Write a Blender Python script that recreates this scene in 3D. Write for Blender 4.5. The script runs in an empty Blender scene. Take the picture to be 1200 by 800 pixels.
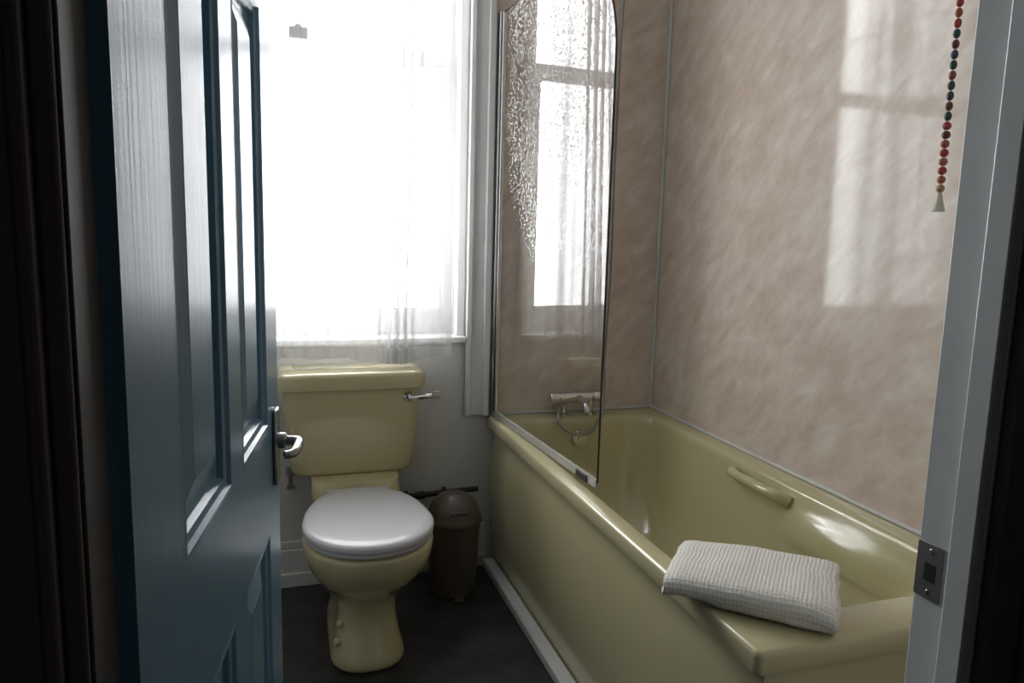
import bpy, bmesh, math, random
from mathutils import Vector, Matrix, noise
random.seed(4)
S = bpy.context.scene
try:
    S.view_settings.view_transform = 'Standard'
    S.view_settings.look = 'None'
except Exception: pass

# ---------------------------------------------------------------- helpers
def new_mat(name):
    m = bpy.data.materials.new(name); m.use_nodes = True
    nt = m.node_tree
    return m, nt, nt.nodes, nt.links, nt.nodes['Principled BSDF']

def simple(name, col, rough=.5, metal=0., coat=0., var=.06, nscale=8., bump=0., bscale=60., spec=.5):
    m, nt, N, L, P = new_mat(name)
    tc = N.new('ShaderNodeTexCoord')
    nz = N.new('ShaderNodeTexNoise'); nz.inputs['Scale'].default_value = nscale; nz.inputs['Detail'].default_value = 4
    L.new(tc.outputs['Object'], nz.inputs['Vector'])
    r = N.new('ShaderNodeValToRGB')
    r.color_ramp.elements[0].position = .3; r.color_ramp.elements[1].position = .7
    r.color_ramp.elements[0].color = [c*(1-var) for c in col]+[1]
    r.color_ramp.elements[1].color = [min(1, c*(1+var)) for c in col]+[1]
    L.new(nz.outputs['Fac'], r.inputs['Fac']); L.new(r.outputs['Color'], P.inputs['Base Color'])
    P.inputs['Roughness'].default_value = rough; P.inputs['Metallic'].default_value = metal
    P.inputs['Coat Weight'].default_value = coat; P.inputs['Coat Roughness'].default_value = .08
    P.inputs['Specular IOR Level'].default_value = spec
    if bump:
        n2 = N.new('ShaderNodeTexNoise'); n2.inputs['Scale'].default_value = bscale; n2.inputs['Detail'].default_value = 3
        L.new(tc.outputs['Object'], n2.inputs['Vector'])
        b = N.new('ShaderNodeBump'); b.inputs['Strength'].default_value = bump; b.inputs['Distance'].default_value = .004
        L.new(n2.outputs['Fac'], b.inputs['Height']); L.new(b.outputs['Normal'], P.inputs['Normal'])
    return m

def marble(name, axis):
    m, nt, N, L, P = new_mat(name)
    tc = N.new('ShaderNodeTexCoord')
    m1 = N.new('ShaderNodeMapping'); m2 = N.new('ShaderNodeMapping')
    if axis == 'X':
        m1.inputs['Rotation'].default_value = (math.radians(42), 0, 0); m2.inputs['Scale'].default_value = (1, 3.8, 9)
    else:
        m1.inputs['Rotation'].default_value = (0, math.radians(42), 0); m2.inputs['Scale'].default_value = (3.8, 1, 9)
    L.new(tc.outputs['Object'], m1.inputs['Vector']); L.new(m1.outputs['Vector'], m2.inputs['Vector'])
    n1 = N.new('ShaderNodeTexNoise'); n1.inputs['Scale'].default_value = 2.4; n1.inputs['Detail'].default_value = 8
    n1.inputs['Roughness'].default_value = .6; n1.inputs['Distortion'].default_value = .35
    L.new(m2.outputs['Vector'], n1.inputs['Vector'])
    r = N.new('ShaderNodeValToRGB'); e = r.color_ramp.elements
    e[0].position = .28; e[0].color = (.61, .49, .415, 1)
    e[1].position = .76; e[1].color = (.84, .775, .70, 1)
    x = e.new(.46); x.color = (.69, .58, .50, 1)
    x = e.new(.58); x.color = (.745, .65, .57, 1)
    L.new(n1.outputs['Fac'], r.inputs['Fac'])
    n2 = N.new('ShaderNodeTexNoise'); n2.inputs['Scale'].default_value = 1.5; n2.inputs['Detail'].default_value = 2
    L.new(tc.outputs['Object'], n2.inputs['Vector'])
    mx = N.new('ShaderNodeMixRGB'); mx.blend_type = 'MULTIPLY'; mx.inputs[0].default_value = .3
    r2 = N.new('ShaderNodeValToRGB'); r2.color_ramp.elements[0].position = .35; r2.color_ramp.elements[1].position = .65
    r2.color_ramp.elements[0].color = (.94, .83, .77, 1); r2.color_ramp.elements[1].color = (1, 1, 1, 1)
    L.new(n2.outputs['Fac'], r2.inputs['Fac'])
    L.new(r.outputs['Color'], mx.inputs[1]); L.new(r2.outputs['Color'], mx.inputs[2])
    L.new(mx.outputs['Color'], P.inputs['Base Color'])
    P.inputs['Roughness'].default_value = .5; P.inputs['Specular IOR Level'].default_value = .25
    P.inputs['Coat Weight'].default_value = .5; P.inputs['Coat Roughness'].default_value = .07
    return m

def glass(name, tint=(1, 1, 1), rough=0., bump=0., bscale=120, k=1.):
    m = bpy.data.materials.new(name); m.use_nodes = True
    nt = m.node_tree; N = nt.nodes; L = nt.links; N.clear()
    out = N.new('ShaderNodeOutputMaterial'); mix = N.new('ShaderNodeMixShader')
    tr = N.new('ShaderNodeBsdfTransparent'); tr.inputs['Color'].default_value = (*tint, 1)
    gl = N.new('ShaderNodeBsdfGlossy'); gl.inputs['Roughness'].default_value = rough
    geo = N.new('ShaderNodeNewGeometry'); dot = N.new('ShaderNodeVectorMath'); dot.operation = 'DOT_PRODUCT'
    L.new(geo.outputs['Incoming'], dot.inputs[0]); L.new(geo.outputs['Normal'], dot.inputs[1])
    ab = N.new('ShaderNodeMath'); ab.operation = 'ABSOLUTE'; L.new(dot.outputs['Value'], ab.inputs[0])
    s = N.new('ShaderNodeMath'); s.operation = 'SUBTRACT'; s.inputs[0].default_value = 1; L.new(ab.outputs[0], s.inputs[1])
    p = N.new('ShaderNodeMath'); p.operation = 'POWER'; p.inputs[1].default_value = 5; L.new(s.outputs[0], p.inputs[0])
    ma = N.new('ShaderNodeMath'); ma.operation = 'MULTIPLY_ADD'; ma.inputs[1].default_value = .92*k; ma.inputs[2].default_value = .08*k
    ma.use_clamp = True
    L.new(p.outputs[0], ma.inputs[0]); L.new(ma.outputs[0], mix.inputs[0])
    if bump:
        # dried water droplets (isolated raised dots), mostly on the upper part of the glass
        tc = N.new('ShaderNodeTexCoord')
        vo = N.new('ShaderNodeTexVoronoi'); vo.inputs['Scale'].default_value = bscale
        L.new(tc.outputs['Object'], vo.inputs['Vector'])
        mr = N.new('ShaderNodeMapRange'); mr.inputs['From Min'].default_value = .12; mr.inputs['From Max'].default_value = .42
        mr.inputs['To Min'].default_value = 1; mr.inputs['To Max'].default_value = 0
        L.new(vo.outputs['Distance'], mr.inputs['Value'])
        sp = N.new('ShaderNodeSeparateXYZ'); L.new(tc.outputs['Object'], sp.inputs[0])
        zr = N.new('ShaderNodeMapRange'); zr.inputs['From Min'].default_value = 1.15; zr.inputs['From Max'].default_value = 1.65
        zr.inputs['To Min'].default_value = 0; zr.inputs['To Max'].default_value = 1; L.new(sp.outputs['Z'], zr.inputs['Value'])
        mm = N.new('ShaderNodeMath'); mm.operation = 'MULTIPLY'; L.new(mr.outputs[0], mm.inputs[0]); L.new(zr.outputs[0], mm.inputs[1])
        b = N.new('ShaderNodeBump'); b.inputs['Strength'].default_value = bump; b.inputs['Distance'].default_value = .002
        L.new(mm.outputs[0], b.inputs['Height']); L.new(b.outputs['Normal'], gl.inputs['Normal'])
    L.new(tr.outputs[0], mix.inputs[1]); L.new(gl.outputs[0], mix.inputs[2]); L.new(mix.outputs[0], out.inputs[0])
    return m

def empty(name, loc=(0, 0, 0)):
    e = bpy.data.objects.new(name, None); S.collection.objects.link(e); e.location = loc; e.empty_display_size = .05
    return e

def mk(name, bm, mats, parent=None, bevel=0., seg=2, smooth=True, ang=35, recalc=True):
    if recalc: bmesh.ops.recalc_face_normals(bm, faces=bm.faces[:])
    me = bpy.data.meshes.new(name); bm.to_mesh(me); bm.free()
    if not isinstance(mats, (list, tuple)): mats = [mats]
    for m in mats: me.materials.append(m)
    if smooth:
        for p in me.polygons: p.use_smooth = True
        me.set_sharp_from_angle(angle=math.radians(ang))
    o = bpy.data.objects.new(name, me); S.collection.objects.link(o)
    if parent: o.parent = parent
    if bevel:
        b = o.modifiers.new('bevel', 'BEVEL'); b.width = bevel; b.segments = seg; b.limit_method = 'ANGLE'
        b.angle_limit = math.radians(40); b.harden_normals = False
    return o

def box(bm, x0, x1, y0, y1, z0, z1, mi=0):
    v = [bm.verts.new((x, y, z)) for z in (z0, z1) for y in (y0, y1) for x in (x0, x1)]
    for f in ((0, 2, 3, 1), (4, 5, 7, 6), (0, 1, 5, 4), (2, 6, 7, 3), (0, 4, 6, 2), (1, 3, 7, 5)):
        fc = bm.faces.new([v[i] for i in f]); fc.material_index = mi
    return v

def boxes(name, lst, mats, **k):
    bm = bmesh.new()
    for b in lst: box(bm, *b)
    return mk(name, bm, mats, **k)

def loft(bm, rings, cap0=True, cap1=True, mi=0, closed=True):
    vr = [[bm.verts.new(p) for p in r] for r in rings]
    n = len(vr[0])
    for a, b in zip(vr[:-1], vr[1:]):
        for i in range(n if closed else n-1):
            j = (i+1) % n
            f = bm.faces.new((a[i], a[j], b[j], b[i])); f.material_index = mi
    if cap0: f = bm.faces.new(vr[0][::-1]); f.material_index = mi
    if cap1: f = bm.faces.new(vr[-1]); f.material_index = mi
    return vr

def tube(bm, pts, r, n=12, mi=0):
    pts = [Vector(p) for p in pts]
    if not isinstance(r, (list, tuple)): r = [r]*len(pts)
    rings = []; up = None
    for i, p in enumerate(pts):
        t = (pts[min(i+1, len(pts)-1)]-pts[max(i-1, 0)]).normalized()
        if up is None:
            up = Vector((0, 0, 1)) if abs(t.z) < .9 else Vector((1, 0, 0))
        a = (up-t*up.dot(t)).normalized(); up = a; b = t.cross(a)
        rings.append([p+(a*math.cos(2*math.pi*k/n)+b*math.sin(2*math.pi*k/n))*r[i] for k in range(n)])
    loft(bm, rings, mi=mi)

def bez(p, n=20):
    p = [Vector(q) for q in p]; out = []
    for i in range(len(p)-1):
        a = p[max(i-1, 0)]; b = p[i]; c = p[i+1]; d = p[min(i+2, len(p)-1)]
        for k in range(n):
            t = k/n
            out.append(.5*((2*b)+(c-a)*t+(2*a-5*b+4*c-d)*t*t+(3*b-a-3*c+d)*t**3))
    out.append(p[-1]); return out

def sphere(bm, c, r, sc=(1, 1, 1), mi=0, u=16, v=10):
    res = bmesh.ops.create_uvsphere(bm, u_segments=u, v_segments=v, radius=r)
    for vt in res['verts']:
        vt.co = Vector((vt.co.x*sc[0], vt.co.y*sc[1], vt.co.z*sc[2]))+Vector(c)
    for f in {f for vt in res['verts'] for f in vt.link_faces}: f.material_index = mi

def rr(x0, x1, y0, y1, r, z, K=8, M=14):
    rs = r if isinstance(r, (list, tuple)) else [r]*4
    cs = [(x1, y1, -1, -1, 0), (x0, y1, 1, -1, 90), (x0, y0, 1, 1, 180), (x1, y0, -1, 1, 270)]
    P = []
    arcs = []
    for (cx, cy, sx, sy, a0), q in zip(cs, rs):
        ox, oy = cx+sx*q, cy+sy*q
        arcs.append([Vector((ox+q*math.cos(math.radians(a0+90*k/K)), oy+q*math.sin(math.radians(a0+90*k/K)), z)) for k in range(K+1)])
    for i in range(4):
        a = arcs[i]; b = arcs[(i+1) % 4]
        P += a
        for k in range(1, M): P.append(a[-1].lerp(b[0], k/M))
    return P

def lathe(bm, c, prof, n=32, mi=0):
    rings = [[Vector((c[0]+r*math.cos(2*math.pi*k/n), c[1]+r*math.sin(2*math.pi*k/n), c[2]+z)) for k in range(n)] for r, z in prof]
    loft(bm, rings, mi=mi)

# ---------------------------------------------------------------- materials
M_mx = marble('marble_panel_x', 'X'); M_my = marble('marble_panel_y', 'Y')
M_paint = simple('wall_paint', (.60, .595, .57), .75, var=.05, nscale=5, bump=.2, bscale=35)
M_ceil = simple('ceiling_paint', (.82, .81, .78), .8)
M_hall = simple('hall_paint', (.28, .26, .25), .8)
M_gloss = simple('gloss_white_paint', (.68, .69, .68), .3, coat=.4, var=.04, bump=.15, bscale=25)
M_dark = simple('dark_gloss_trim', (.15, .13, .125), .5, var=.1, bump=.2, bscale=25)
M_shade = simple('shaded_lining', (.05, .044, .044), .65, var=.1, bump=.2, bscale=25, spec=.25)  # shade on the left lining put into its colour; right one stays white
M_bath = simple('primrose_acrylic', (.59, .54, .325), .2, coat=.5, var=.015, nscale=2)
M_cer = simple('primrose_ceramic', (.60, .54, .32), .14, coat=.6, var=.015, nscale=2)
M_seat = simple('seat_plastic', (.60, .60, .62), .32, coat=.2, var=.01)
M_chr = simple('chrome', (.72, .72, .72), .12, metal=1, var=.02)
M_steel = simple('brushed_metal', (.35, .35, .34), .3, metal=1, var=.1)
M_plate = simple('strike_steel', (.20, .19, .18), .5, metal=.3, var=.15)
M_black = simple('black_rubber', (.015, .015, .015), .5)
M_wood = simple('upvc_white', (.72, .72, .72), .35, var=.03)
M_bin = simple('bin_plastic', (.10, .08, .062), .35, var=.05)
M_clear = glass('screen_glass', (.93, .95, .93), .0, k=1.1, bump=.6, bscale=105)
M_pane = glass('window_glass', (.96, .97, .98), .0)
M_seal = simple('clear_seal', (.45, .45, .42), .3)

m, nt, N, L, P = new_mat('dark_vinyl_floor'); M_floor = m
tc = N.new('ShaderNodeTexCoord')
mp = N.new('ShaderNodeMapping'); mp.inputs['Scale'].default_value = (3, 3, 3); L.new(tc.outputs['Object'], mp.inputs['Vector'])
n1 = N.new('ShaderNodeTexNoise'); n1.inputs['Scale'].default_value = 3; n1.inputs['Detail'].default_value = 8; L.new(mp.outputs['Vector'], n1.inputs['Vector'])
r = N.new('ShaderNodeValToRGB'); r.color_ramp.elements[0].color = (.016, .014, .014, 1); r.color_ramp.elements[1].color = (.058, .050, .050, 1)
r.color_ramp.elements[0].position = .35; r.color_ramp.elements[1].position = .7
L.new(n1.outputs['Fac'], r.inputs['Fac']); L.new(r.outputs['Color'], P.inputs['Base Color']); P.inputs['Roughness'].default_value = .42

m, nt, N, L, P = new_mat('blue_door_paint'); M_door = m
tc = N.new('ShaderNodeTexCoord')
mp = N.new('ShaderNodeMapping'); mp.inputs['Scale'].default_value = (60, 60, 2.2); L.new(tc.outputs['Object'], mp.inputs['Vector'])
n1 = N.new('ShaderNodeTexNoise'); n1.inputs['Scale'].default_value = 2; n1.inputs['Detail'].default_value = 5; L.new(mp.outputs['Vector'], n1.inputs['Vector'])
r = N.new('ShaderNodeValToRGB'); r.color_ramp.elements[0].color = (.095, .225, .34, 1); r.color_ramp.elements[1].color = (.13, .285, .42, 1)
L.new(n1.outputs['Fac'], r.inputs['Fac']); L.new(r.outputs['Color'], P.inputs['Base Color'])
P.inputs['Roughness'].default_value = .33; P.inputs['Coat Weight'].default_value = .3; P.inputs['Coat Roughness'].default_value = .2
b = N.new('ShaderNodeBump'); b.inputs['Strength'].default_value = .3; b.inputs['Distance'].default_value = .0015
L.new(n1.outputs['Fac'], b.inputs['Height']); L.new(b.outputs['Normal'], P.inputs['Normal'])

# voile: thin cloth, more opaque where seen edge-on (in the folds)
m = bpy.data.materials.new('sheer_voile'); m.use_nodes = True; M_voile = m
nt = m.node_tree; N = nt.nodes; L = nt.links; N.clear()
out = N.new('ShaderNodeOutputMaterial')
tr = N.new('ShaderNodeBsdfTransparent'); tr.inputs[0].default_value = (1, 1, 1, 1)
tl = N.new('ShaderNodeBsdfTranslucent'); tl.inputs[0].default_value = (.20, .20, .205, 1)
df = N.new('ShaderNodeBsdfDiffuse'); df.inputs[0].default_value = (.88, .88, .88, 1)
m1 = N.new('ShaderNodeMixShader'); m1.inputs[0].default_value = .70
L.new(tl.outputs[0], m1.inputs[1]); L.new(df.outputs[0], m1.inputs[2])
geo = N.new('ShaderNodeNewGeometry'); dot = N.new('ShaderNodeVectorMath'); dot.operation = 'DOT_PRODUCT'
L.new(geo.outputs['Incoming'], dot.inputs[0]); L.new(geo.outputs['Normal'], dot.inputs[1])
ab = N.new('ShaderNodeMath'); ab.operation = 'ABSOLUTE'; L.new(dot.outputs['Value'], ab.inputs[0])
mr = N.new('ShaderNodeMapRange'); mr.inputs['From Min'].default_value = .25; mr.inputs['From Max'].default_value = .95
mr.inputs['To Min'].default_value = .985; mr.inputs['To Max'].default_value = .40
L.new(ab.outputs[0], mr.inputs['Value'])
tc = N.new('ShaderNodeTexCoord'); sp = N.new('ShaderNodeSeparateXYZ'); L.new(tc.outputs['Object'], sp.inputs[0])
lt = N.new('ShaderNodeMath'); lt.operation = 'LESS_THAN'; lt.inputs[1].default_value = .858; L.new(sp.outputs['Z'], lt.inputs[0])
hm = N.new('ShaderNodeMath'); hm.operation = 'MULTIPLY_ADD'; hm.inputs[1].default_value = .42; hm.use_clamp = True
L.new(lt.outputs[0], hm.inputs[0]); L.new(mr.outputs[0], hm.inputs[2])
m2 = N.new('ShaderNodeMixShader'); L.new(hm.outputs[0], m2.inputs[0])
L.new(tr.outputs[0], m2.inputs[1]); L.new(m1.outputs[0], m2.inputs[2]); L.new(m2.outputs[0], out.inputs[0])

# waffle towel (UV metres)
m, nt, N, L, P = new_mat('waffle_cotton'); M_towel = m
uv = N.new('ShaderNodeTexCoord'); sp = N.new('ShaderNodeSeparateXYZ'); L.new(uv.outputs['UV'], sp.inputs[0])
def sn(o, k):
    a = N.new('ShaderNodeMath'); a.operation = 'MULTIPLY'; a.inputs[1].default_value = k; L.new(o, a.inputs[0])
    b = N.new('ShaderNodeMath'); b.operation = 'SINE'; L.new(a.outputs[0], b.inputs[0])
    c = N.new('ShaderNodeMath'); c.operation = 'ABSOLUTE'; L.new(b.outputs[0], c.inputs[0]); return c.outputs[0]
mxn = N.new('ShaderNodeMath'); mxn.operation = 'MULTIPLY'
L.new(sn(sp.outputs['X'], 430), mxn.inputs[0]); L.new(sn(sp.outputs['Y'], 430), mxn.inputs[1])
r = N.new('ShaderNodeValToRGB'); r.color_ramp.elements[0].color = (.90, .88, .82, 1); r.color_ramp.elements[1].color = (.78, .76, .70, 1)
L.new(mxn.outputs[0], r.inputs['Fac']); L.new(r.outputs['Color'], P.inputs['Base Color']); P.inputs['Roughness'].default_value = .95
P.inputs['Specular IOR Level'].default_value = .1
b = N.new('ShaderNodeBump'); b.inputs['Strength'].default_value = .5; b.inputs['Distance'].default_value = .0022; b.invert = True
L.new(mxn.outputs[0], b.inputs['Height']); L.new(b.outputs['Normal'], P.inputs['Normal'])

# ---------------------------------------------------------------- dimensions
DB = 2.60; WX = 1.42; LX = -.75; CZ = 2.60; FY0, FY1 = .525, .60
WL, WR, WB, WT = -.30, .65, .87, 2.45

# ---------------------------------------------------------------- shell
boxes('floor', [(LX-.1, WX+.1, -1.3, DB+.3, -.06, 0)], M_floor, smooth=False)
boxes('ceiling', [(LX-.1, WX+.1, -1.3, DB+.3, CZ, CZ+.06)], M_ceil, smooth=False)
boxes('wall_back', [(LX-.1, WL, DB, DB+.3, 0, CZ), (WR, WX+.1, DB, DB+.3, 0, CZ),
                    (WL, WR, DB, DB+.3, 0, WB), (WL, WR, DB, DB+.3, WT, CZ)], M_paint, smooth=False)
boxes('wall_right', [(WX, WX+.1, FY1, DB, 0, CZ)], M_mx, smooth=False)
boxes('wall_left', [(LX-.1, LX, FY1, DB, 0, CZ)], M_paint, smooth=False)
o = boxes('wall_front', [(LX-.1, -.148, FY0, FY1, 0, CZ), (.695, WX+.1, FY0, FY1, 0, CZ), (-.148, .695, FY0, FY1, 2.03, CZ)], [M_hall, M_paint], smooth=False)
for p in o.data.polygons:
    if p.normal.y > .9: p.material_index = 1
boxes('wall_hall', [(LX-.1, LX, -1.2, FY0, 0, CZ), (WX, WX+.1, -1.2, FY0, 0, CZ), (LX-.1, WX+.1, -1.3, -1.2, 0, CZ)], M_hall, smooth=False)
boxes('wall_panel_back', [(.742, WX-.0005, DB-.008, DB-.0005, .585, CZ-.001)], M_my, smooth=False)
boxes('trim_corner', [(WX-.012, WX-.0005, DB-.02, DB-.0085, .592, CZ-.001)], M_gloss, bevel=.003)
boxes('trim_bath_seal', [(WX-.008, WX-.0005, .95, DB-.009, .583, .592), (.745, WX-.008, DB-.018, DB-.0085, .583, .592)], M_wood, bevel=.002)
boxes('baseboard_back', [(LX, .742, DB-.018, DB-.0005, .0, .135), (LX, .742, DB-.026, DB-.0005, 0, .05), (LX, .742, DB-.012, DB-.0005, .135, .165)], M_gloss, bevel=.004)
boxes('baseboard_left', [(LX+.0005, LX+.018, FY1, DB-.02, .0, .15)], M_gloss, bevel=.004)
boxes('trim_1', [(.652, .740, DB-.014, DB-.0005, .585, CZ-.001), (.652, .672, DB-.026, DB-.0005, .585, CZ-.001), (.716, .740, DB-.030, DB-.0005, .585, CZ-.001)], M_gloss, bevel=.004)

# ---------------------------------------------------------------- door frame
bm = bmesh.new()
box(bm, .665, .695, FY0, FY1, 0, 2.03); box(bm, -.121, .665, FY0, FY1, 2.0, 2.03)
box(bm, .653, .665, FY0, FY0+.028, 0, 2.0)
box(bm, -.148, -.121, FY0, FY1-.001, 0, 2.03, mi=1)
mk('trim_door_lining', bm, [M_gloss, M_shade], bevel=.002)
bm = bmesh.new()
box(bm, .668, .725, FY0-.014, FY0, 0, 2.06); box(bm, .708, .73, FY0-.022, FY0, 0, 2.06)
box(bm, -.137, -.123, FY0-.006, FY0, 0, 2.06); box(bm, -.147, -.137, FY0-.016, FY0, 0, 2.06)
box(bm, -.192, -.147, FY0-.012, FY0, 0, 2.06); box(bm, -.192, .73, FY0-.014, FY0, 2.03, 2.09)
mk('trim_architrave', bm, M_dark, bevel=.004)
sp_e = empty('strike_plate', (0, 0, 0))
bm = bmesh.new()
box(bm, .6635, .6655, .566, .5995, .872, .934)
mk('plate', bm, M_plate, parent=sp_e, bevel=.001)
bm = bmesh.new()
box(bm, .6632, .6637, .574, .588, .892, .912)
mk('latch_hole', bm, M_black, parent=sp_e)
bm = bmesh.new()
for z in (.880, .926):
    sphere(bm, (.6635, .581, z), .003, (.4, 1, 1))
mk('screws', bm, M_steel, parent=sp_e)

# ---------------------------------------------------------------- door (hinged, open into the room)
dl = empty('door_1', (-.108, .604, 0)); dl.rotation_euler = (0, 0, math.atan2(.9903, .139))
W, T, H0, H1 = .77, .040, .012, 1.985
bm = bmesh.new()
us = [(0, .14), (.362, .436), (.655, W)]
zs = [(H0, .20), (.745, .925), (1.585, 1.68), (1.87, H1)]
for a, b_ in us: box(bm, a, b_, 0, T, H0, H1)
for a, b_ in zs:
    box(bm, .14, .362, 0, T, a, b_); box(bm, .436, .655, 0, T, a, b_)
mk('stiles_rails', bm, M_door, parent=dl, smooth=False)
bm = bmesh.new()
for (ua, ub) in ((.14, .362), (.436, .655)):
    for (za, zb) in ((.20, .745), (.925, 1.585), (1.68, 1.87)):
        for side in (0, 1):
            offs = [(0, 0.0), (.006, -.001), (.010, .004), (.018, .006), (.022, .013), (.034, .013), (.062, .005), (.064, .004)]
            rings = []
            for o, d in offs:
                y = d if side == 0 else T-d
                rings.append([Vector((ua+o, y, za+o)), Vector((ub-o, y, za+o)), Vector((ub-o, y, zb-o)), Vector((ua+o, y, zb-o))])
            loft(bm, rings, cap0=False, cap1=True)
mk('panels', bm, M_door, parent=dl, smooth=False)
bm = bmesh.new()
box(bm, .700, .738, -.008, 0, .808, .942)
mk('handle_plate', bm, M_steel, parent=dl, bevel=.004)
bm = bmesh.new()
tube(bm, bez([(.719, -.004, .885), (.719, -.022, .885), (.716, -.036, .885), (.705, -.043, .885), (.682, -.044, .884), (.650, -.041, .883), (.640, -.028, .882)], 8),
     [.0105]*8+[.0085]*8+[.009]*8+[.008]*17+[.007]*8, n=12)
k0 = len(bm.verts)
lathe(bm, (0, 0, 0), [(.001, 0), (.014, 0), (.014, .012), (.010, .016), (.001, .016)], n=20)
bm.verts.ensure_lookup_table()
for v in bm.verts[k0:]:
    x, y, z = v.co; v.co = (.719+x, -.006-z, .885+y)
mk('lever', bm, M_steel, parent=dl)
bm = bmesh.new()
for z in (.25, 1.70):
    tube(bm, [(-.004, -.004, z), (-.004, -.004, z+.09)], .006)
mk('hinges', bm, M_steel, parent=dl)

# ---------------------------------------------------------------- window
win = empty('window_1')
bm = bmesh.new()
box(bm, WL, WL+.03, DB+.0, DB+.16, WB, WT); box(bm, WR-.03, WR, DB, DB+.16, WB, WT)
box(bm, WL, WR, DB, DB+.16, WT-.03, WT); box(bm, WL, WR, DB+.0, DB+.2, WB, WB+.015)
mk('box_frame', bm, M_wood, parent=win, bevel=.003)
bm = bmesh.new()
box(bm, WL-.03, WR+.001, DB-.032, DB+.0, WB-.012, WB+.012)
mk('sill', bm, M_gloss, parent=win, bevel=.005)
def sash(nm, y0, z0, z1, bot, top):
    bm = bmesh.new(); a, b_ = WL+.03, WR-.03
    box(bm, a, a+.045, y0, y0+.04, z0, z1); box(bm, b_-.045, b_, y0, y0+.04, z0, z1)
    box(bm, a+.045, b_-.045, y0, y0+.04, z0, z0+bot); box(bm, a+.045, b_-.045, y0, y0+.04, z1-top, z1)
    for q in ((a+.045, a+.055, z0+bot, z1-top), (b_-.055, b_-.045, z0+bot, z1-top)): box(bm, q[0], q[1], y0+.008, y0+.032, q[2], q[3])
    for q in ((z0+bot, z0+bot+.01), (z1-top-.01, z1-top)): box(bm, a+.055, b_-.055, y0+.008, y0+.032, q[0], q[1])
    mk(nm, bm, M_wood, parent=win, bevel=.002)
    bm = bmesh.new()
    vs = [bm.verts.new(p) for p in ((a+.05, y0+.02, z0+bot), (b_-.05, y0+.02, z0+bot), (b_-.05, y0+.02, z1-top), (a+.05, y0+.02, z1-top))]
    bm.faces.new(vs); mk(nm+'_glass', bm, M_pane, parent=win, smooth=False)
sash('lower_sash', DB+.05, WB+.015, 1.87, .085, .045)
sash('upper_sash', DB+.095, 1.83, WT-.03, .045, .05)
bm = bmesh.new()
box(bm, .055, .115, DB+.042, DB+.085, 1.87, 1.905); tube(bm, [(.085, DB+.06, 1.88), (.085, DB+.06, 1.915)], .012)
mk('sash_fastener', bm, M_black, parent=win, bevel=.004)

# curtain
cur = empty('sheer_curtain')
bm = bmesh.new()
NX, NZ = 560, 44
x0, x1 = -.36, .592
vs = []
for j in range(NZ+1):
    t = j/NZ
    row = []
    for i in range(NX+1):
        s = i/NX
        x = x0+(x1-x0)*s
        xc = .40+.03*t
        g = math.exp(-((x-xc)/.065)**4)
        g2 = math.exp(-((x-.565)/.03)**2)
        amp = .007+.019*g+.008*g2
        ph = 60*x+9*math.sin(3.1*x)+150*(x-xc)*g
        y = DB-.080+amp*math.sin(ph+.5*math.sin(5*t+x*6))*(.6+.4*(1-t)) + .010*math.sin(9*x+1.5)*(1-t)
        xs = x+.005*math.sin(ph*1.0+1.2)*(1+g) - .018*s*(1-t)*math.sin(2.5*(1-t))
        zb = .818+.006*math.sin(11*x+.6)-.012*g+.004*math.sin(37*x)
        z = zb+(2.46-zb)*t
        row.append(bm.verts.new((xs, y, z)))
    vs.append(row)
for j in range(NZ):
    for i in range(NX):
        bm.faces.new((vs[j][i], vs[j][i+1], vs[j+1][i+1], vs[j+1][i]))
mk('voile', bm, M_voile, parent=cur, ang=180, recalc=False)
bm = bmesh.new()
tube(bm, [(-.38, DB-.080, 2.46), (.62, DB-.080, 2.46)], .006)
box(bm, -.385, -.375, DB-.09, DB-.001, 2.45, 2.47); box(bm, .615, .625, DB-.09, DB-.031, 2.45, 2.47)
mk('curtain_rod', bm, M_wood, parent=cur)

# ---------------------------------------------------------------- bath
bath = empty('bathtub')
BX0, BX1, BY0, BY1, BZ = .741, WX-.003, .948, DB-.010, .582
ix0, ix1, iy0, iy1 = BX0+.056, BX1-.062, BY0+.110, BY1-.095
bx0, bx1, by0, by1 = .875, 1.275, 1.42, 2.36
rings = []
def outer(o, z, r=.016): return rr(BX0+o, BX1-o*.2, BY0+o, BY1-o*.2, [.006, .012, r, .006], z)
rings.append(outer(.012, BZ-.045)); rings.append(outer(.002, BZ-.043)); rings.append(outer(0, BZ-.036)); rings.append(outer(0, BZ-.010))
rings.append(outer(.002, BZ-.0035)); rings.append(outer(.008, BZ))
rings.append(rr(ix0-.014, ix1+.014, iy0-.014, iy1+.014, [.09, .09, .13, .13], BZ-.001))
rings.append(rr(ix0-.004, ix1+.004, iy0-.004, iy1+.004, [.09, .09, .14, .14], BZ-.005))
rings.append(rr(ix0+.002, ix1-.002, iy0+.003, iy1-.002, [.09, .09, .14, .14], BZ-.014))
K = 20
zb = .17
for k in range(1, K+1):
    t = k/K
    z = BZ-.014-(BZ-.014-zb)*t
    w = .30*t+.70*t**4
    wy = .55*t+.45*t**3
    a = rr(ix0+(bx0-ix0)*w, ix1+(bx1-ix1)*w, iy0+(by0-iy0)*wy, iy1+(by1-iy1)*w, [.10+.05*t, .10+.05*t, .15, .15], z, M=14)
    rings.append(a)
rings.append(rr(bx0+.04, bx1-.04, by0+.05, by1-.04, .12, zb-.012))
rings.append(rr(bx0+.12, bx1-.12, by0+.2, by1-.15, .06, zb-.018))
for rg in rings[8:29]:
    for v in rg:
        fy_ = math.exp(-((v.y-1.44)/.20)**4)
        fz = math.exp(-((v.z-.480)/.055)**4)
        if v.x > 1.12: v.x -= .036*fy_*fz
        elif v.x < .95: v.x += .028*fy_*fz
bm = bmesh.new(); loft(bm, rings, cap0=False, cap1=True)
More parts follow.
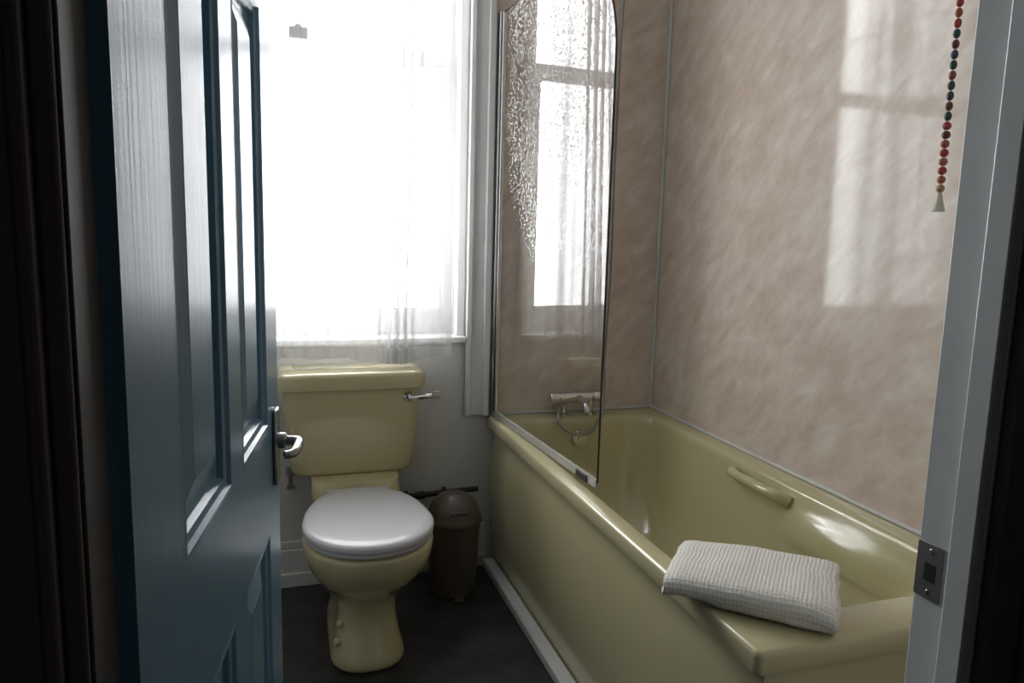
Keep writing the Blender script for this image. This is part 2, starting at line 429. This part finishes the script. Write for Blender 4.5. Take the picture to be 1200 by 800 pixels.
mk('tub_shell', bm, M_bath, parent=bath, ang=60)
bm = bmesh.new()
prof = [(.0, .0), (.022, .0), (.022, .03), (.010, .12), (.004, .28), (.006, .42), (.014, .52), (.022, BZ-.03)]
ys = [BY0+.016+(BY1-BY0-.018)*i/10 for i in range(11)]
rows = []
for y in ys:
    rows.append([bm.verts.new((BX0+.012+dx, y, z+.001)) for dx, z in prof[1:]])
for a, b_ in zip(rows[:-1], rows[1:]):
    for i in range(len(a)-1): bm.faces.new((a[i], b_[i], b_[i+1], a[i+1]))
rows2 = []
for i in range(9):
    x = BX0+.034+(BX1-BX0-.036)*i/8
    rows2.append([bm.verts.new((x, BY0+.010+dx*.5, z+.001)) for dx, z in prof[1:]])
for a, b_ in zip(rows2[:-1], rows2[1:]):
    for i in range(len(a)-1): bm.faces.new((a[i], b_[i], b_[i+1], a[i+1]))
for i in range(len(prof)-2): bm.faces.new((rows[0][i], rows2[0][i], rows2[0][i+1], rows[0][i+1]))
mk('bath_panel', bm, M_bath, parent=bath, ang=50)
def grip(xw, sgn):
    bm = bmesh.new()
    pts = bez([(xw, 1.91, .535), (xw-sgn*.028, 1.885, .548), (xw-sgn*.040, 1.85, .552), (xw-sgn*.041, 1.78, .552), (xw-sgn*.040, 1.71, .551), (xw-sgn*.028, 1.675, .547), (xw, 1.65, .534)], 6)
    n = len(pts); tube(bm, pts, [.014+.005*abs(math.cos(math.pi*i/(n-1)))**3 for i in range(n)], n=14)
    return bm
mk('grip_handle', grip(ix1-.004, 1), M_bath, parent=bath)
boxes('trim_bath_foot', [(BX0-.014, BX0+.030, BY0+.02, DB-.03, 0.0, .034)], M_gloss, bevel=.006)

bm = bmesh.new()
lathe(bm, (0, 0, 0), [(.001, 0), (.030, 0), (.032, .003), (.028, .008), (.012, .009), (.010, .016), (.001, .017)], n=28)
for v in bm.verts:
    x, y, z = v.co; v.co = (1.07+x, iy1-.012-z, .505+y)
mk('overflow', bm, M_chr, parent=bath)
bm = bmesh.new(); lathe(bm, (1.07, 2.22, zb-.019), [(.001, 0), (.034, 0), (.034, .004), (.02, .006), (.001, .005)], n=24)
mk('waste', bm, M_chr, parent=bath)

# mixer
mxr = empty('shower_mixer_tap')
my_, mz = DB-.062, .650
bm = bmesh.new()
def xlathe(cx, prof, n=24):
    k = len(bm.verts)
    lathe(bm, (0, 0, 0), prof, n=n)
    bm.verts.ensure_lookup_table()
    for v in bm.verts[k:]:
        x, y, z = v.co; v.co = (cx+z, my_+x, mz+y)
xlathe(.965, [(.001, 0), (.020, 0), (.024, .004), (.024, .034), (.018, .038), (.022, .042), (.022, .165), (.018, .170), (.025, .174), (.025, .212), (.020, .217), (.001, .217)])
lathe(bm, (1.02, my_, BZ+.001), [(.026, 0), (.026, .006), (.014, .012), (.014, mz-BZ)], n=20)
lathe(bm, (1.13, my_, BZ+.001), [(.026, 0), (.026, .006), (.014, .012), (.014, mz-BZ)], n=20)
tube(bm, bez([(1.075, my_, mz), (1.075, my_-.05, mz-.003), (1.075, my_-.09, mz-.012), (1.075, my_-.105, mz-.035)], 8), .013, n=14)
tube(bm, [(1.075, my_, mz), (1.075, my_-.005, mz+.025)], .010)
mk('mixer_body', bm, M_chr, parent=mxr)
bm = bmesh.new()
tube(bm, bez([(1.025, my_-.012, mz-.016), (.985, my_-.045, mz-.045), (.985, my_-.075, mz-.085), (1.03, my_-.09, mz-.115), (1.10, my_-.085, mz-.115), (1.155, my_-.05, mz-.06), (1.175, my_-.02, mz+.03), (1.185, my_+.01, mz+.15), (1.20, my_+.025, mz+.45), (1.20, my_+.03, mz+.9), (1.195, my_+.01, mz+1.35), (1.19, my_-.02, mz+1.54)], 12), .0065, n=10)
mk('shower_hose', bm, M_steel, parent=mxr)
bm = bmesh.new()
tube(bm, [(1.19, DB-.009, 2.21), (1.19, my_-.015, 2.21)], .014)
tube(bm, bez([(1.19, my_-.02, 2.18), (1.19, my_-.025, 2.27), (1.19, my_-.04, 2.34), (1.19, my_-.07, 2.37)], 6), .011)
lathe(bm, (1.19, my_-.10, 2.345), [(.001, 0), (.038, 0), (.042, .006), (.03, .02), (.012, .035), (.001, .038)])
mk('hand_shower', bm, M_chr, parent=mxr)

# ---------------------------------------------------------------- shower screen
scr = empty('shower_screen')
A = Vector((.759, DB-.012)); B = Vector((.808, 1.745)); d = (B-A); Ls = d.length; d.normalize()
def P3(u, z, o=0): return Vector((A.x+d.x*u-d.y*o, A.y+d.y*u+d.x*o, z))
zb_, zt = .600, 2.0; rad = .30
prof = [(0.02, zb_), (Ls, zb_)]
for k in range(0, 25):
    a = math.pi/2*k/24
    prof.append((Ls-rad+rad*math.cos(a), zt-rad+rad*math.sin(a)))
prof.append((.02, zt))
bm = bmesh.new(); bm.faces.new([bm.verts.new(P3(u, z)) for u, z in prof])
mk('glass_panel', bm, M_clear, parent=scr, smooth=False)
bm = bmesh.new(); tube(bm, [P3(u, z) for u, z in prof[1:]], .0028, n=8); mk('glass_edge', bm, M_black, parent=scr)
bm = bmesh.new()
def sbox(bm, u0, u1, o0, o1, z0, z1):
    v = [bm.verts.new(P3(u, z, o)) for z in (z0, z1) for o in (o0, o1) for u in (u0, u1)]
    for f in ((0, 2, 3, 1), (4, 5, 7, 6), (0, 1, 5, 4), (2, 6, 7, 3), (0, 4, 6, 2), (1, 3, 7, 5)): bm.faces.new([v[i] for i in f])
sbox(bm, 0, .024, -.012, .012, BZ+.003, zt+.005); sbox(bm, .03, .042, -.006, .006, zb_, zt)
mk('wall_profile', bm, M_chr, parent=scr, bevel=.002)
bm = bmesh.new(); sbox(bm, .03, Ls-.002, -.004, .004, BZ+.002, zb_+.008); mk('bottom_seal', bm, M_seal, parent=scr, bevel=.001)
bm = bmesh.new(); sbox(bm, Ls-.12, Ls-.05, -.008, .008, BZ+.001, zb_+.004); mk('seal_block', bm, M_black, parent=scr, bevel=.003)

# ---------------------------------------------------------------- toilet
tl_ = empty('toilet'); TX = .240
def egg(z, yf, yb, hw, nf=2.15, nb=3.0, k=1.15, cx=TX, n=64, taper=0.):
    yc = yf+hw*k; P_ = []
    for i in range(n):
        t = 2*math.pi*i/n; c, s = math.cos(t), math.sin(t)
        e = nb if c > 0 else nf
        x = hw*math.copysign(abs(s)**(2/e), s); y = yc+((yb-yc) if c > 0 else (yc-yf))*math.copysign(abs(c)**(2/e), c)
        if c > 0: x *= 1-taper*(y-yc)/(yb-yc)
        P_.append(Vector((cx+x, y, z)))
    return P_
bm = bmesh.new()
keys = [(0.0, 1.990, 2.44, .103, 2.4, 4, 1.0, 0), (.012, 1.980, 2.45, .108, 2.4, 4, 1.0, 0), (.035, 1.982, 2.45, .105, 2.4, 4, 1.0, 0),
      (.075, 2.00, 2.45, .094, 2.4, 4, 1.0, 0), (.13, 2.018, 2.45, .086, 2.3, 4, 1., 0), (.18, 2.015, 2.455, .087, 2.3, 3.6, 1.05, 0),
      (.22, 1.985, 2.47, .104, 2.2, 3.4, 1.1, .02), (.25, 1.945, 2.48, .127, 2.2, 3.3, 1.12, .06), (.28, 1.908, 2.50, .150, 2.15, 3.2, 1.15, .13),
      (.315, 1.877, 2.52, .169, 2.15, 3.1, 1.15, .21), (.35, 1.856, 2.55, .180, 2.15, 3, 1.15, .29), (.382, 1.848, 2.57, .184, 2.15, 3, 1.15, .34),
      (.394, 1.852, 2.57, .180, 2.15, 3, 1.15, .34), (.402, 1.868, 2.56, .167, 2.15, 3, 1.15, .34)]
def cr(a, b, c, d, t): return .5*(2*b+(c-a)*t+(2*a-5*b+4*c-d)*t*t+(3*b-a-3*c+d)*t**3)
rg = []
for i in range(len(keys)-1):
    for q in range(3):
        t = q/3
        kk = [cr(keys[max(i-1, 0)][j], keys[i][j], keys[i+1][j], keys[min(i+2, len(keys)-1)][j], t) for j in range(8)]
        rg.append(egg(kk[0], kk[1], kk[2], kk[3], kk[4], kk[5], kk[6], taper=kk[7]))
kk = keys[-1]; rg.append(egg(kk[0], kk[1], kk[2], kk[3], kk[4], kk[5], kk[6], taper=kk[7]))
loft(bm, rg)
mk('pan', bm, M_cer, parent=tl_, ang=60)
bm = bmesh.new()
sphere(bm, (TX-.056, 2.10, .175), .034, (.9, 1.6, 1.7))
for sx in (-1,):
    sphere(bm, (TX+sx*.082, 2.055, .125), .012); sphere(bm, (TX+sx*.090, 2.045, .075), .013)
mk('trap_and_bolt_caps', bm, M_cer, parent=tl_)
bm = bmesh.new()
loft(bm, [rr(TX-.135, TX+.135, 2.34, 2.585, .05, .36), rr(TX-.145, TX+.145, 2.335, 2.588, .05, .40), rr(TX-.14, TX+.14, 2.36, 2.585, .04, .442)])
mk('cistern_shelf', bm, M_cer, parent=tl_, ang=50)
bm = bmesh.new()
def lidring(z, o): return egg(z, 1.842+o, 2.325-o, .184-o, 2.1, 2.5, 1.12, taper=.12)
loft(bm, [lidring(.404, .012), lidring(.406, .004), lidring(.414, .002), lidring(.418, .008)])
mk('seat_ring', bm, M_seat, parent=tl_, ang=50)
bm = bmesh.new()
loft(bm, [lidring(.419, .006), lidring(.421, .001), lidring(.430, 0), lidring(.436, .004), lidring(.440, .014), lidring(.4425, .04), lidring(.444, .09)])
mk('seat_lid', bm, M_seat, parent=tl_, ang=50)
bm = bmesh.new()
for sx in (-1, 1):
    tube(bm, [(TX+sx*.075-.022, 2.335, .418), (TX+sx*.075+.022, 2.335, .418)], .012)
    lathe(bm, (TX+sx*.075, 2.335, .401), [(.016, 0), (.016, .006), (.008, .012), (.008, .02)], n=16)
mk('seat_hinges', bm, M_seat, parent=tl_)
CY0, CY1 = 2.405, 2.592
cx0, cx1 = -.002, .478
bm = bmesh.new()
rg = []
for z_, o in ((.440, .045), (.446, .032), (.46, .026), (.50, .020), (.60, .010), (.70, .004), (.742, .002)):
    rg.append(rr(cx0+.012+o, cx1-.014-o, CY0+.012+o*.8, CY1-.004, [.012, .012, .045, .045], z_, K=10))
loft(bm, rg); mk('cistern', bm, M_cer, parent=tl_, ang=50)
bm = bmesh.new(); rg = []
for z_, o in ((.734, .006), (.737, .001), (.748, 0), (.776, .001), (.785, .006), (.790, .016), (.793, .04)):
    rg.append(rr(cx0+o, cx1-o, CY0+o, CY1-o*.3+.002, [.012, .012, .05, .05], z_, K=10))
loft(bm, rg); mk('cistern_lid', bm, M_cer, parent=tl_, ang=50)
bm = bmesh.new()
lathe(bm, (0, 0, 0), [(.001, 0), (.018, 0), (.019, .004), (.014, .010), (.010, .016), (.001, .018)], n=24)
for v in bm.verts:
    x, y, z = v.co; v.co = (.415+x, CY0+.016-z, .705+y)
tube(bm, bez([(.415, CY0-.004, .705), (.438, CY0-.014, .706), (.468, CY0-.018, .709), (.490, CY0-.016, .711)], 8), [.006]*8+[.0075]*8+[.009]*8+[.006], n=12)
mk('flush_lever', bm, M_chr, parent=tl_)
bm = bmesh.new()
tube(bm, bez([(.035, 2.52, .45), (.035, 2.52, .41), (.035, 2.53, .385), (.035, 2.56, .375), (.035, 2.595, .375)], 6), .0075)
tube(bm, [(.035, 2.52, .425), (.035, 2.52, .455)], .014, n=6)
tube(bm, [(.035, 2.54, .375), (.035, 2.505, .39)], .006); box(bm, .022, .048, 2.50, 2.508, .384, .396)
mk('supply_pipe', bm, M_steel, parent=tl_)
wp = empty('waste_pipe')
bm = bmesh.new()
tube(bm, [(.40, DB-.045, .305), (.70, DB-.045, .315)], .010); tube(bm, [(.47, DB-.045, .307), (.50, DB-.045, .308)], .014)
tube(bm, [(.58, DB-.045, .311), (.58, DB-.0, .311)], .007); tube(bm, [(.44, DB-.045, .306), (.44, DB-.0, .306)], .007)
mk('pipe_run', bm, M_black, parent=wp)
bm = bmesh.new(); box(bm, .535, .565, DB-.008, DB-.0005, .660, .682); mk('wall_cap', bm, M_paint, bevel=.003)

# ---------------------------------------------------------------- bin
bn = empty('pedal_bin'); bx, by = .578, 2.42
bm = bmesh.new(); lathe(bm, (bx, by, .001), [(.074, 0), (.080, .006), (.083, .05), (.092, .25), (.093, .255)], n=40); mk('bin_body', bm, M_bin, parent=bn)
bm = bmesh.new(); lathe(bm, (bx, by, .256), [(.097, 0), (.099, .004), (.099, .016), (.095, .022), (.090, .040), (.078, .068), (.055, .090), (.028, .102), (.001, .105)], n=40)
mk('bin_dome_lid', bm, M_bin, parent=bn)
bm = bmesh.new()
tube(bm, [(bx-.03, by-.082, .310), (bx+.03, by-.082, .310)], .006)
box(bm, bx-.018, bx+.018, by-.112, by-.078, .004, .014)
mk('bin_flap_catch', bm, M_bin, parent=bn, bevel=.002)

# ---------------------------------------------------------------- towel
bm = bmesh.new(); uvl = bm.loops.layers.uv.new('UVMap')
hw, step = .090, .0175
path = []
def arc(cx, cz, r_, a0, a1, n=6): return [(cx+r_*math.cos(math.radians(a0+(a1-a0)*k/n)), cz+r_*math.sin(math.radians(a0+(a1-a0)*k/n))) for k in range(n+1)]
z0 = .009; r_ = step/2
path += [(hw*(1-2*k/10)*.98, z0) for k in range(10)]; path += arc(-hw, z0+r_, r_, 270, 90)
path += [(-hw+2*hw*k/10, z0+step) for k in range(1, 10)]; path += arc(hw, z0+step+r_, r_, -90, 90)
path += [(hw-2*hw*k/10, z0+2*step) for k in range(1, 10)]
path += [(-hw-.006, z0+2*step-.003), (-hw-.014, z0+2*step-.012), (-hw-.015, z0+step), (-hw-.012, z0+.004)]
acc = [0]
for p, q in zip(path[:-1], path[1:]): acc.append(acc[-1]+math.hypot(q[0]-p[0], q[1]-p[1]))
NU = 80; LT = .300
grid = []
ctr = Vector((.856, 1.130)); ux = Vector((.745, -.667)); vx = Vector((.667, .745))
for i in range(NU+1):
    u = -LT/2+LT*i/NU; row = []
    for k, (v_, z_) in enumerate(path):
        w = .011*noise.noise(Vector((u*10, v_*10, k*.03)))
        vv = v_*(1+.05*math.sin(u*14))+.006*noise.noise(Vector((u*16, 3, k*.08)))
        uu = u+.010*noise.noise(Vector((v_*20, z_*60, 7+(1 if u > 0 else 5))))*(abs(u)/LT*2)
        xy = ctr+ux*uu+vx*vv
        zz = BZ+.001+z_*(1+.12*math.sin(u*11+1))+max(0, w)
        e = max(0, abs(uu)-LT*.40)/(LT*.1)
        zz -= .006*e*e*(z_/.045)
        row.append(bm.verts.new((xy.x, xy.y, zz)))
    grid.append(row)
for i in range(NU):
    for k in range(len(path)-1):
        f = bm.faces.new((grid[i][k], grid[i][k+1], grid[i+1][k+1], grid[i+1][k]))
        for lp, (a, b_) in zip(f.loops, ((i, k), (i, k+1), (i+1, k+1), (i+1, k))): lp[uvl].uv = (LT*a/NU, acc[b_])
tw = mk('folded_towel', bm, M_towel, ang=180)
so = tw.modifiers.new('thick', 'SOLIDIFY'); so.thickness = .0145; so.offset = 0
sb = tw.modifiers.new('sub', 'SUBSURF'); sb.levels = 1; sb.render_levels = 1

# ---------------------------------------------------------------- beaded light pull
pl = empty('beaded_light_pull'); px_, py_ = 1.275, 1.19
cols = [(.36, .035, .03), (.25, .055, .03), (.02, .06, .05), (.03, .045, .08), (.38, .11, .04), (.12, .03, .02), (.42, .25, .12)]
BM = [simple('bead_%d' % i, c, .35, coat=.3) for i, c in enumerate(cols)]
bm = bmesh.new(); z = 1.355; k = 0
order = [6, 4, 0, 4, 0, 4, 5, 0, 2, 5, 3, 2, 1, 2, 3, 5, 2, 0, 4, 0, 0, 4, 0]
while z < 1.715:
    r_ = .0084 if k < 8 else .0070; h = 1.0 if k < 8 else 1.35
    sphere(bm, (px_, py_, z+r_*h), r_, (1, 1, h), mi=order[k % len(order)], u=14, v=8); z += 2*r_*h+.0006; k += 1
mk('beads', bm, BM, parent=pl)
bm = bmesh.new(); tube(bm, [(px_, py_, 1.34), (px_, py_, CZ-.02)], .0012, n=6); lathe(bm, (px_, py_, CZ-.03), [(.03, 0), (.035, .01), (.035, .0299)]); mk('cord_and_rose', bm, M_wood, parent=pl)
bm = bmesh.new(); lathe(bm, (px_, py_, 1.318), [(.012, 0), (.0125, .003), (.007, .022), (.0045, .036), (.001, .037)], n=20); mk('pull_cone', bm, simple('cream_cone', (.62, .60, .50), .4), parent=pl)

# ---------------------------------------------------------------- light
w = bpy.data.worlds.new('overcast'); S.world = w; w.use_nodes = True
nt = w.node_tree; N = nt.nodes; L = nt.links; bg = N['Background']
tc = N.new('ShaderNodeTexCoord'); sp = N.new('ShaderNodeSeparateXYZ'); L.new(tc.outputs['Generated'], sp.inputs[0])
r = N.new('ShaderNodeValToRGB'); r.color_ramp.elements[0].position = .45; r.color_ramp.elements[0].color = (.62, .63, .64, 1)
r.color_ramp.elements[1].position = .62; r.color_ramp.elements[1].color = (.99, .99, 1, 1)
mr = N.new('ShaderNodeMapRange'); mr.inputs['From Min'].default_value = -1; L.new(sp.outputs['Z'], mr.inputs['Value']); L.new(mr.outputs[0], r.inputs['Fac'])
L.new(r.outputs['Color'], bg.inputs['Color']); bg.inputs['Strength'].default_value = 21
ld = bpy.data.lights.new('window_portal', 'AREA'); ld.shape = 'RECTANGLE'; ld.size = WR-WL; ld.size_y = WT-WB
ld.cycles.is_portal = True
lo = bpy.data.objects.new('window_portal', ld); S.collection.objects.link(lo); lo.location = ((WL+WR)/2, DB+.22, (WB+WT)/2)
lo.rotation_euler = (math.radians(-90), 0, 0)

# ---------------------------------------------------------------- camera
ps, th, ro = math.radians(17.75), math.radians(8.2), math.radians(1.5)
F = Vector((math.sin(ps)*math.cos(th), math.cos(ps)*math.cos(th), -math.sin(th)))
R_ = Vector((math.cos(ps), -math.sin(ps), 0)); U = R_.cross(F)
R2 = R_*math.cos(ro)+U*math.sin(ro); U2 = -R_*math.sin(ro)+U*math.cos(ro)
cd = bpy.data.cameras.new('camera'); cd.sensor_width = 36; cd.lens = 870/1200*36; cd.clip_start = .02
co = bpy.data.objects.new('camera', cd); S.collection.objects.link(co)
M = Matrix((R2, U2, -F)).transposed().to_4x4(); M.translation = (0, 0, 1.25); co.matrix_world = M
S.camera = co
